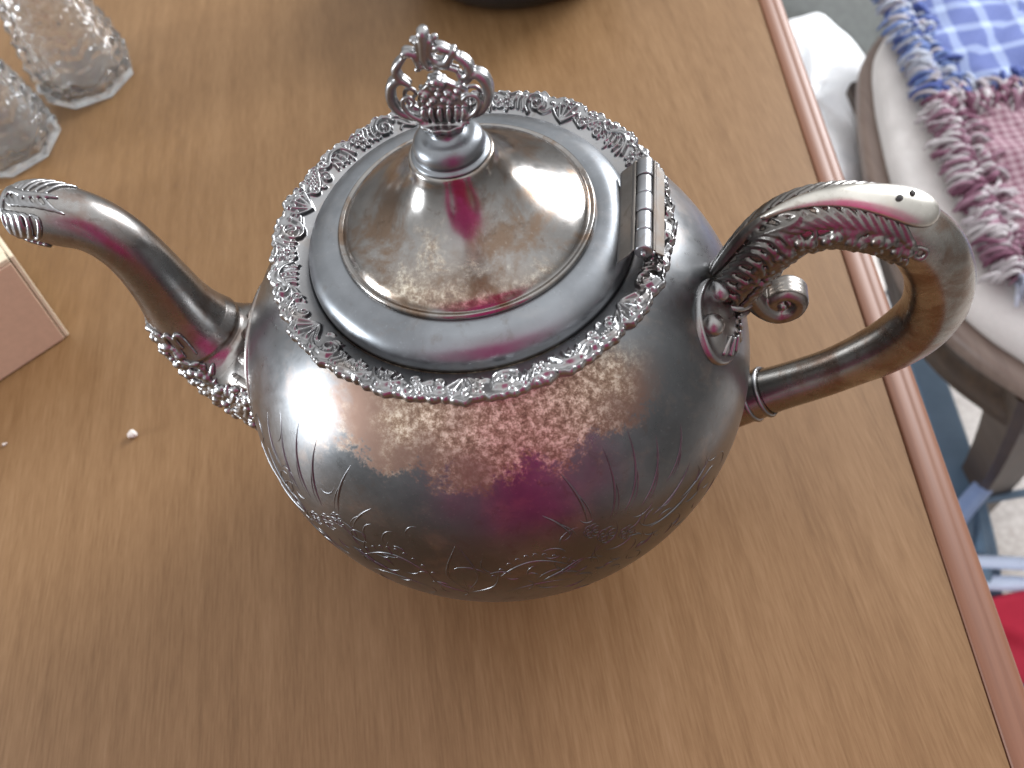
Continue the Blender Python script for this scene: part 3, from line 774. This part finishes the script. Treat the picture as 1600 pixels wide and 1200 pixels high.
# ------------------------------------------------------------------ box at the left
box = tag(empty('cardboard_box', (0, 0, 0)), 'small tan box with cream edges and a grey-blue top', 'box')
M_kraft = simple('box_front', (0.56, 0.40, 0.285), 0.55, var=0.05, scale=300)
M_cream = simple('box_cream', (0.66, 0.57, 0.42), 0.6, var=0.05, scale=200)
M_lab = simple('box_top', (0.30, 0.33, 0.40), 0.5, var=0.05, scale=100)
A = Vector((-0.2232, 0.1283, 0)); d1 = Vector((-0.861, -0.509, 0)); d2 = Vector((-0.509, 0.861, 0))
BH = 0.056; L1, L2 = 0.16, 0.11; lean = Vector((0.003, 0.008, 0))
def bp(a, b, z): return A+d1*a+d2*b+lean*(z/BH)+Vector((0, 0, z))
def slab(name, P8, mat, bev=0.0005):
    mb = MB(); mb.add(P8, [(0,3,2,1),(4,5,6,7),(0,1,5,4),(1,2,6,5),(2,3,7,6),(3,0,4,7)]); return mb.build(name, mat, box, smooth=False, bevel=bev)
th = 0.0022
def wallbox(name, a0, a1, b0, b1, z0, z1, mat):
    return slab(name, [bp(a0,b0,z0), bp(a1,b0,z0), bp(a1,b1,z0), bp(a0,b1,z0), bp(a0,b0,z1), bp(a1,b0,z1), bp(a1,b1,z1), bp(a0,b1,z1)], mat)
wallbox('front_panel', 0.0028, L1, 0.0, th, 0.0006, BH-0.0030, M_kraft)
wallbox('side_panel', 0.0, th, 0.0005, L2, 0.0006, BH-0.0005, M_cream)
wallbox('back_panel', th, L1, L2-th, L2, 0.0006, BH-0.0005, M_cream)
wallbox('side_panel', L1-th, L1, th, L2-th, 0.0006, BH-0.0005, M_cream)
wallbox('top_edge', 0.0028, L1-th, 0.0003, 0.006, BH-0.0028, BH, M_cream)
wallbox('top_edge', 0.0024, 0.008, 0.0062, L2-th, BH-0.0028, BH-0.0002, M_cream)
wallbox('top_panel', 0.0082, L1-th, 0.0062, L2-th, BH-0.0040, BH-0.0012, M_lab)

# ------------------------------------------------------------------ pressed glass shakers
def glass_mat():
    m, nt, b = new_mat('pressed_glass')
    b.inputs['Base Color'].default_value = (0.95, 0.97, 0.98, 1); b.inputs['Roughness'].default_value = 0.06
    b.inputs['Transmission Weight'].default_value = 0.97; b.inputs['IOR'].default_value = 1.48
    mp = mapping(nt); n = noise(nt, mp.outputs[0], 210, 3); bump(nt, b, n, 0.35, 0.0008)
    return m
M_glass = glass_mat()
M_cap = simple('cap_metal', (0.6, 0.6, 0.6), 0.3, 1.0)
def shaker(loc, rz, label, H=0.095, R=0.033):
    root = tag(empty('glass_shaker', loc, rz), label, 'shaker', 'pressed glass shakers')
    mb = MB(); seg = 128; rows = []
    prof = catmull([(0.92, 0.0), (0.975, 0.008), (0.99, 0.03), (1.0, 0.20), (0.90, 0.42), (0.76, 0.65), (0.66, 0.83), (0.60, 0.95), (0.56, 1.0)], 9)
    for pr_, t in [(p[0], p[1]) for p in prof]:
        row = []
        for k in range(seg):
            a = 2*PI*k/seg
            fac = math.cos(PI/8)/math.cos(((a+PI/8) % (PI/4))-PI/8)
            w = min(1, max(0, (t-0.03)/0.06))*min(1, max(0, (0.93-t)/0.05))
            rib = 0.034*w*math.sin(t*70+1.8*math.sin(8*a)) + 0.020*w*math.sin(24*a+1.5*math.sin(t*40))
            r = R*(pr_*fac*0.98+rib)
            row.append((r*math.cos(a), r*math.sin(a), t*H))
        rows.append(row)
    # inner wall
    for t, k_ in ((1.0, 0.46), (0.8, 0.54), (0.5, 0.70), (0.25, 0.84), (0.07, 0.84), (0.035, 0.70), (0.03, 0.02)):
        rows.append([(R*k_*math.cos(2*PI*k/seg), R*k_*math.sin(2*PI*k/seg), t*H) for k in range(seg)])
    mb.grid(rows, closeV=True)
    mb.f.append(tuple(range(seg))[::-1])
    mb.f.append(tuple((len(rows)-1)*seg+k for k in range(seg)))
    mb.build('glass_body', M_glass, root)
    c = MB(); c.lathe([(0.0, H+0.017), (R*0.30, H+0.016), (R*0.52, H+0.011), (R*0.60, H+0.004), (R*0.61, H-0.006), (R*0.585, H-0.006)], 48)
    c.build('cap', M_cap, root)
    return root
shaker((-0.2335, 0.3525, 0.0003), 0.2, 'clear pressed glass shaker with wavy ribs, farther of the two in the corner')
shaker((-0.2790, 0.2985, 0.0003), 0.55, 'clear ribbed glass shaker cut by the left border above the spout tip')

# ------------------------------------------------------------------ black dish at the top
M_black = simple('black_glaze', (0.012, 0.013, 0.015), 0.3)
dish = tag(empty('black_dish', (0.074, 0.388, 0.0003)), 'black round dish cut off by the top border behind the lid', 'dish')
mb = MB(); mb.lathe([tuple(p) for p in catmull([(0.0, 0.004), (0.05, 0.0035), (0.052, 0.0), (0.060, 0.0), (0.068, 0.003), (0.077, 0.014), (0.083, 0.032), (0.0865, 0.052)], 6)], 96)
mb.build('bowl', M_black, dish)
mb = MB(); mb.lathe([tuple(p) for p in catmull([(0.0865, 0.0522), (0.0885, 0.0535), (0.0880, 0.0555), (0.0855, 0.0550), (0.080, 0.034), (0.066, 0.010), (0.03, 0.0065), (0.0, 0.0065)], 6)], 96)
mb.build('rim', M_black, dish)

# ------------------------------------------------------------------ upholstered chair beside the table
SEATZ = -0.285
out = [(0.3985, 0.2617), (0.4015, 0.293), (0.4068, 0.3258), (0.4170, 0.380), (0.4302, 0.4303), (0.452, 0.500), (0.4830, 0.5655), (0.55, 0.620), (0.66, 0.635), (0.79, 0.585), (0.84, 0.43), (0.825, 0.25),
       (0.77, 0.135), (0.66, 0.080), (0.54, 0.078), (0.4630, 0.110), (0.4305, 0.1540), (0.4139, 0.1895), (0.4040, 0.2261)]
def closed_catmull(pts, n=6):
    m = len(pts); o = []
    for i in range(m):
        p0, p1, p2, p3 = [np.array(pts[(i+k) % m], float) for k in (-1, 0, 1, 2)]
        for k in range(n):
            t = k/n; o.append(0.5*((2*p1)+(-p0+p2)*t+(2*p0-5*p1+4*p2-p3)*t*t+(-p0+3*p1-3*p2+p3)*t**3))
    return o
oc = closed_catmull(out); cen = np.mean(oc, 0)
def ring(scale_in, z):   # offset inward by metres
    r = []
    for p in oc:
        d = cen-p; L = np.linalg.norm(d); q = p+d/L*scale_in; r.append((q[0], q[1], z))
    return r
chair = tag(empty('dining_chair', (0, 0, 0)), 'dark wooden chair with a pale beige upholstered seat beside the table', 'chair')
def fabric_mat(name, c, sc_=900):
    m, nt, b = new_mat(name); mp = mapping(nt)
    n = noise(nt, mp.outputs[0], sc_, 3, 0.7); n2 = noise(nt, mp.outputs[0], 14, 4)
    f = math_(nt, 'ADD', math_(nt, 'MULTIPLY', n, 0.6), math_(nt, 'MULTIPLY', n2, 0.4))
    nt.links.new(ramp(nt, f, [(0.35, tuple(x*0.84 for x in c)), (0.65, tuple(min(1, x*1.1) for x in c))]), b.inputs['Base Color'])
    b.inputs['Roughness'].default_value = 0.9; bump(nt, b, n, 0.4, 0.0008); return m
M_seat = fabric_mat('beige_upholstery', (0.80, 0.775, 0.75))
mb = MB()
rows = [ring(0.012, SEATZ-0.034), ring(0.006, SEATZ-0.030), ring(0.004, SEATZ-0.022), ring(0.007, SEATZ-0.012), ring(0.016, SEATZ-0.004), ring(0.032, SEATZ), ring(0.09, SEATZ+0.006), ring(0.15, SEATZ+0.010)]
mb.grid(rows, closeV=True); base = (len(rows)-1)*len(oc); mb.f.append(tuple(base+k for k in range(len(oc))))
mb.build('seat', M_seat, chair)
mb = MB(); rows = [ring(0.012, SEATZ-0.0345), ring(-0.004, SEATZ-0.034), ring(-0.011, SEATZ-0.038), ring(-0.012, SEATZ-0.052), ring(0.002, SEATZ-0.060), ring(0.03, SEATZ-0.060)]
mb.grid(rows, closeV=True); mb.build('seat_rim', M_rim_wood, chair)
mb = MB(); rows = [ring(0.012, SEATZ-0.0605), ring(0.012, SEATZ-0.125), ring(0.016, SEATZ-0.128), ring(0.034, SEATZ-0.128), ring(0.034, SEATZ-0.0605)]
mb.grid(rows, closeV=True, closeU=True); mb.build('apron', M_dark_wood, chair)
def chair_leg(top, foot, w0=0.024, w1=0.015):
    mb = MB(); rows = []
    for t in np.linspace(0, 1, 10):
        c = Vector(top).lerp(Vector(foot), t); bend = math.sin(PI*t)*0.012
        c = c+Vector((bend*(1 if foot[0] > top[0] else -1), 0, 0)); w = w0+(w1-w0)*t; ch = w*0.72
        rows.append([(c.x+a*1.0, c.y+b*1.0, c.z) for a, b in ((w, ch), (ch, w), (-ch, w), (-w, ch), (-w, -ch), (-ch, -w), (ch, -w), (w, -ch))])
    mb.grid(rows, closeV=True); mb.f.append(tuple(range(8))); mb.f.append(tuple(72+k for k in range(8)))
    mb.build('leg', M_dark_wood, chair, smooth=False)
ztop = SEATZ-0.062
chair_leg((0.468, 0.150, ztop), (0.530, 0.160, FLOOR+0.0005), 0.030, 0.019)
chair_leg((0.485, 0.545, ztop), (0.47, 0.565, FLOOR+0.0005))
chair_leg((0.775, 0.545, ztop), (0.80, 0.565, FLOOR+0.0005))
chair_leg((0.750, 0.145, ztop), (0.775, 0.125, FLOOR+0.0005))
mb = MB()
mb.tube([(0.80, 0.53, SEATZ-0.03), (0.83, 0.53, -0.05), (0.87, 0.52, 0.18)], 0.016, 12); mb.build('back_post', M_dark_wood, chair)
mb = MB()
mb.tube([(0.785, 0.18, SEATZ-0.03), (0.82, 0.18, -0.05), (0.86, 0.19, 0.18)], 0.016, 12); mb.build('back_post', M_dark_wood, chair)
mb = MB()
mb.tube([(0.86, 0.16, 0.17), (0.88, 0.36, 0.19), (0.87, 0.55, 0.17)], 0.022, 12); mb.build('back_rail', M_dark_wood, chair)

# ------------------------------------------------------------------ rag quilt on the seat
quilt = tag(empty('rag_quilt', (0.4395, 0.205, SEATZ+0.012), -math.atan(0.172)), 'patchwork rag quilt of blue plaid and pink gingham on the chair', 'quilt')
def plaid(name, base, stripe, light, per, duty, fine):
    m, nt, b = new_mat(name); mp = mapping(nt); sep = N(nt, 'ShaderNodeSeparateXYZ'); nt.links.new(mp.outputs[0], sep.inputs[0])
    def bands(o, per_, du, ph=0.0):
        x = math_(nt, 'FRACT', math_(nt, 'ADD', math_(nt, 'DIVIDE', o, per_), ph)); return math_(nt, 'LESS_THAN', x, du)
    n = noise(nt, mp.outputs[0], 500, 3, 0.7)
    bx_ = bands(sep.outputs[0], per, duty); by_ = bands(sep.outputs[1], per, duty)
    c = mixc(nt, math_(nt, 'MULTIPLY', math_(nt, 'ADD', bx_, by_), 0.5), base, stripe)
    if fine:
        fx = bands(sep.outputs[0], per, 0.07, 0.62); fy = bands(sep.outputs[1], per, 0.07, 0.62)
        c = mixc(nt, math_(nt, 'MULTIPLY', math_(nt, 'MAXIMUM', fx, fy), 0.8), c, light)
    c = mixc(nt, math_(nt, 'MULTIPLY', n, 0.35), c, light)
    nt.links.new(c, b.inputs['Base Color']); b.inputs['Roughness'].default_value = 0.95
    bump(nt, b, n, 0.5, 0.0015); return m
M_blue = plaid('blue_plaid', (0.05, 0.075, 0.25), (0.34, 0.42, 0.58), (0.28, 0.33, 0.48), 0.036, 0.26, False)
M_pink = plaid('pink_gingham', (0.36, 0.26, 0.29), (0.15, 0.045, 0.075), (0.30, 0.20, 0.24), 0.0085, 0.5, False)
SQ = 0.226
def patch(name, x0, y0, mat):
    mb = MB(); n_ = 40; P = []
    for i in range(n_+1):
        row = []
        for j in range(n_+1):
            u, v = i/n_, j/n_
            puff = 0.010*(math.sin(PI*u)*math.sin(PI*v))**0.35
            d1_ = abs(u-v); d2_ = abs(u+v-1)
            quil = -0.004*math.exp(-(d1_/0.035)**2)-0.004*math.exp(-(d2_/0.035)**2)
            wr = 0.0016*math.sin(23*u+4*math.sin(9*v))+0.0014*math.sin(19*v+3*math.sin(11*u))
            row.append((x0+0.014+u*(SQ-0.018), y0+v*SQ, puff+quil+wr+0.004))
        P.append(row)
    mb.grid(P)
    o = mb.build(name, mat, quilt); md = o.modifiers.new('Solid', 'SOLIDIFY'); md.thickness = 0.006; md.offset = -1
patch('gingham_patch', 0.0, 0.0, M_pink)
patch('plaid_patch', 0.0, SQ+0.012, M_blue)
patch('plaid_patch', SQ+0.004, 0.0, M_blue)
patch('gingham_patch', SQ+0.004, SQ+0.012, M_pink)
FCOL = {'pink': [(0.26, 0.14, 0.19), (0.42, 0.38, 0.40), (0.16, 0.06, 0.10), (0.48, 0.45, 0.46)], 'blue': [(0.06, 0.09, 0.28), (0.38, 0.41, 0.48), (0.12, 0.18, 0.38), (0.42, 0.40, 0.43)], 'grey': [(0.50, 0.53, 0.62), (0.35, 0.38, 0.48)]}
FM = {k: [fabric_mat('frayed_%s_%d' % (k, i), c, 1200) for i, c in enumerate(v)] for k, v in FCOL.items()}
def fray(x0, y0, x1, y1, nx, ny, key, count, spread=0.010):
    buckets = [MB() for _ in FM[key]]
    for k in range(count):
        t = (k+rnd.random())/count
        px = x0+(x1-x0)*t+rnd.uniform(-0.3, 0.3)*spread; py = y0+(y1-y0)*t+rnd.uniform(-0.3, 0.3)*spread
        L = 0.013+0.011*rnd.random(); sgn = 1 if rnd.random() < 0.82 else -1
        ax = nx*sgn+rnd.uniform(-0.5, 0.5); ay = ny*sgn+rnd.uniform(-0.5, 0.5)
        w = 0.0010+0.0016*rnd.random(); h = 0.006+0.012*rnd.random(); side = rnd.uniform(-1, 1)*0.006
        pts = catmull([(px-ax*0.004, py-ay*0.004, 0.003), (px+ax*L*0.35, py+ay*L*0.35, h), (px+ax*L*0.8+side*ny, py+ay*L*0.8-side*nx, h*0.75), (px+ax*L+side*ny, py+ay*L-side*nx, h*0.2)], 4)
        buckets[rnd.randrange(len(buckets))].tube(pts, [w*0.8]+[w*(0.8+0.5*rnd.random()) for _ in pts[2:]]+[w*0.5], 6)
    for b_, m_ in zip(buckets, FM[key]):
        if b_.v: tag(b_.build('frayed_edge', m_, quilt), kind='stuff')
fray(0.010, 0.0, 0.010, SQ+0.004, -1, 0, 'pink', 520)
fray(0.010, SQ+0.006, 0.010, 2*SQ+0.02, -1, 0, 'blue', 520)
fray(0.010, SQ+0.002, SQ, SQ+0.002, 0, -1, 'pink', 300, 0.014)
fray(0.010, SQ+0.012, SQ, SQ+0.012, 0, 1, 'blue', 70, 0.010)
fray(0.0, -0.004, SQ, -0.004, 0, -1, 'grey', 150)
fray(SQ+0.002, 0.0, SQ+0.002, SQ, 1, 0, 'pink', 60)
fray(SQ+0.002, SQ, SQ+0.002, 2*SQ, 1, 0, 'blue', 60)
fray(0.0, 2*SQ+0.02, 2*SQ, 2*SQ+0.02, 0, 1, 'grey', 150)

# ------------------------------------------------------------------ white plastic bag and grey tub on the floor
def bag_mat():
    m, nt, b = new_mat('white_plastic'); mp = mapping(nt); n = noise(nt, mp.outputs[0], 18, 5, 0.6, 0.8)
    nt.links.new(ramp(nt, n, [(0.3, (0.72, 0.75, 0.78)), (0.7, (0.86, 0.87, 0.88))]), b.inputs['Base Color'])
    b.inputs['Roughness'].default_value = 0.3; b.inputs['Subsurface Weight'].default_value = 0.0
    bump(nt, b, n, 0.5, 0.012); return m
M_bag = bag_mat()
bagc = (0.425, 0.575); btop = -0.36
mb = MB(); rows = []; seg = 72
for t, k_ in ((0.0, 0.80), (0.04, 0.86), (0.3, 0.92), (0.6, 0.98), (0.82, 1.02), (0.92, 1.0), (0.97, 0.90), (0.995, 0.72), (1.0, 0.45), (0.985, 0.2), (0.98, 0.02)):
    row = []
    for k in range(seg):
        a = 2*PI*k/seg
        se = (abs(math.cos(a))**2.6+abs(math.sin(a))**2.6)**(-1/2.6)
        w = 1+0.02*math.sin(7*a+5*t)+0.012*math.sin(13*a-9*t)
        x = 0.085*se*math.cos(a)*k_*w; y = 0.185*se*math.sin(a)*k_*w
        c_, s_ = math.cos(-0.30), math.sin(-0.30)
        row.append((bagc[0]+x*c_-y*s_, bagc[1]+x*s_+y*c_, FLOOR+0.001+(btop-FLOOR)*t+0.004*math.sin(5*a+1)*t))
    rows.append(row)
mb.grid(rows, closeV=True); mb.f.append(tuple(range(seg))[::-1]); mb.f.append(tuple((len(rows)-1)*seg+k for k in range(seg)))
tag(mb.build('plastic_bag', M_bag), 'bulging white plastic bag on the floor between table and chair', 'bag')
M_grey = simple('grey_plastic', (0.30, 0.31, 0.30), 0.45)
tub = empty('plastic_tub', (0.50, 0.835, FLOOR+0.001)); tag(tub, 'grey plastic tub behind the white bag', 'tub')
mb = MB(); mb.lathe([tuple(p) for p in catmull([(0.0, 0.006), (0.12, 0.005), (0.13, 0.0), (0.138, 0.006), (0.150, 0.12), (0.160, 0.262), (0.152, 0.262), (0.142, 0.12), (0.130, 0.014), (0.0, 0.012)], 5)], 80); mb.build('tub_wall', M_grey, tub)
mb = MB(); mb.lathe([tuple(p) for p in catmull([(0.152, 0.2625), (0.158, 0.270), (0.170, 0.270), (0.176, 0.262), (0.172, 0.250)], 5)], 80); mb.build('tub_rim', M_grey, tub)

# ------------------------------------------------------------------ blue metal frame under the chair edge
frame = tag(empty('metal_frame', (0, 0, 0)), 'blue painted metal frame of bars and tubes beyond the table edge', 'frame')
M_bluem = simple('blue_paint', (0.105, 0.165, 0.235), 0.42, 0.0, 0.1, 40)
M_blue2 = simple('light_blue_paint', (0.22, 0.30, 0.50), 0.3, 0.0, 0.08, 40)
M_pale = simple('pale_blue_paint', (0.55, 0.63, 0.80), 0.3, 0.0, 0.08, 40)
def flatbar(pts, w, t, name, mat):
    mb = MB(); rows = []
    q = [Vector(p) for p in catmull(pts, 6)]; n_ = len(q)
    for i in range(n_):
        T_ = (q[min(i+1, n_-1)]-q[max(i-1, 0)]).normalized(); S = T_.cross(Vector((0, 0, 1))).normalized(); U_ = S.cross(T_)
        rows.append([q[i]+S*a*w+U_*b*t for a, b in ((-1, -1), (1, -1), (1, 1), (-1, 1))])
    mb.grid(rows, closeV=True); mb.f.append((0, 1, 2, 3)); k = 4*(n_-1); mb.f.append((k+3, k+2, k+1, k))
    return mb.build(name, mat, frame, smooth=False, bevel=0.003)
flatbar([(0.540, 0.44, -0.60), (0.520, 0.327, -0.60), (0.508, 0.252, -0.60), (0.495, 0.183, -0.60), (0.472, 0.06, -0.62), (0.455, -0.03, -0.70), (0.452, -0.05, -0.742)], 0.019, 0.004, 'side_bar', M_bluem)
mb = MB(); mb.tube(catmull([(0.640, 0.225, -0.575), (0.567, 0.182, -0.58), (0.524, 0.155, -0.585), (0.475, 0.125, -0.588), (0.42, 0.085, -0.60)], 6), 0.011, 14); mb.build('slanted_tube', M_blue2, frame)
mb = MB(); mb.tube([(0.470, 0.134, -0.605), (0.68, 0.124, -0.605)], 0.005, 10); mb.build('thin_rod', M_bluem, frame)
mb = MB(); mb.tube([(0.4935, 0.130, -0.607), (0.464, 0.045, -0.607)], 0.007, 10); mb.build('thin_rod', M_bluem, frame)
mb = MB(); mb.tube([(0.45, 0.068, -0.60), (0.66, 0.008, -0.60)], 0.0075, 12); mb.build('cross_tube', M_pale, frame)
mb = MB(); mb.tube([(0.44, 0.050, -0.61), (0.66, -0.012, -0.61)], 0.0085, 12); mb.build('cross_tube', M_pale, frame)
mb = MB(); mb.tube([(0.56, 0.03, -0.66), (0.49, -0.040, -0.66), (0.38, -0.13, -0.67)], 0.013, 12); mb.build('slanted_tube', M_bluem, frame)

# red cloth hanging over the frame
M_red = fabric_mat('red_cloth', (0.46, 0.02, 0.05), 500)
mb = MB(); P = []
for i in range(25):
    row = []
    for j in range(17):
        u, v = i/24, j/16
        x = 0.415+0.16*u; y = -0.050+0.085*v-0.02*u
        z = -0.618+0.010*math.sin(9*u+3*v)+0.008*math.sin(7*v)-0.03*(1-v)**2
        row.append((x, y, z))
    P.append(row)
mb.grid(P); rc = mb.build('red_cloth', M_red); md = rc.modifiers.new('Solid', 'SOLIDIFY'); md.thickness = 0.006
tag(rc, 'red cloth lying on the blue frame at the right border', 'cloth')

# ------------------------------------------------------------------ the photographer, seen as a magenta reflection in the silver
def person_mat():
    m, nt, b = new_mat('magenta_shirt'); mp = mapping(nt); sep = N(nt, 'ShaderNodeSeparateXYZ'); nt.links.new(mp.outputs[0], sep.inputs[0])
    n = noise(nt, mp.outputs[0], 40, 4)
    z = math_(nt, 'ADD', sep.outputs[2], math_(nt, 'MULTIPLY', n, 0.01))
    f = smooth(nt, math_(nt, 'ADD', z, math_(nt, 'MULTIPLY', sep.outputs[1], 0.8)), 0.84, 0.847); g = smooth(nt, z, 0.0, 0.008)
    c = mixc(nt, g, (0.035, 0.045, 0.09), (0.44, 0.027, 0.155)); c = mixc(nt, f, c, (0.50, 0.31, 0.24))
    nt.links.new(c, b.inputs['Base Color']); b.inputs['Roughness'].default_value = 0.85; return m
V = [(0, 0, 0.12), (0, 0.04, 0.25), (0, 0.10, 0.41), (0, 0.17, 0.57), (0, 0.23, 0.65), (0, 0.27, 0.71), (0, 0.33, 0.79),
     (-0.16, 0.15, 0.58), (-0.27, 0.08, 0.37), (-0.25, 0.06, 0.14), (-0.245, 0.08, 0.05), (0.16, 0.15, 0.58), (0.27, 0.08, 0.37), (0.25, 0.06, 0.14), (0.245, 0.08, 0.05),
     (-0.09, 0, 0.05), (-0.10, 0.01, -0.33), (-0.10, -0.01, -0.69), (-0.11, 0.12, -0.715), (0.09, 0, 0.05), (0.10, 0.01, -0.33), (0.10, -0.01, -0.69), (0.11, 0.12, -0.715)]
Ed = [(0, 1), (1, 2), (2, 3), (3, 4), (4, 5), (5, 6), (3, 7), (7, 8), (8, 9), (9, 10), (3, 11), (11, 12), (12, 13), (13, 14), (0, 15), (15, 16), (16, 17), (17, 18), (0, 19), (19, 20), (20, 21), (21, 22)]
Rr = [(0.155, 0.11), (0.14, 0.10), (0.15, 0.105), (0.155, 0.10), (0.06, 0.06), (0.062, 0.07), (0.078, 0.10), (0.065, 0.065), (0.05, 0.05), (0.036, 0.036), (0.03, 0.045), (0.065, 0.065), (0.05, 0.05), (0.036, 0.036), (0.03, 0.045),
      (0.095, 0.095), (0.065, 0.065), (0.045, 0.045), (0.04, 0.028), (0.095, 0.095), (0.065, 0.065), (0.045, 0.045), (0.04, 0.028)]
me = bpy.data.meshes.new('person'); me.from_pydata(V, Ed, []); me.update()
per = bpy.data.objects.new('person', me); col.objects.link(per)
per.location = (-0.01, -0.59, 0)
mdk = per.modifiers.new('Skin', 'SKIN'); 
sl = me.skin_vertices[0].data if len(me.skin_vertices) else None
if sl is None:
    bpy.context.view_layer.objects.active = per
    bpy.ops.mesh.customdata_skin_add(); sl = me.skin_vertices[0].data
for i, r in enumerate(Rr): sl[i].radius = r
sl[0].use_root = True
md = per.modifiers.new('Sub', 'SUBSURF'); md.levels = 2; md.render_levels = 2
me.materials.append(person_mat())
tag(per, 'standing person in a magenta shirt, seen mirrored in the teapot', 'person')
hb = MB(); hb.ball((0, 0.315, 0.82), 0.098, 24, 16, 0.95, 1.05, 1.0)
hr = hb.build('hair', simple('hair', (0.06, 0.04, 0.03), 0.6), per); hr.location = (0, -0.012, 0.012)
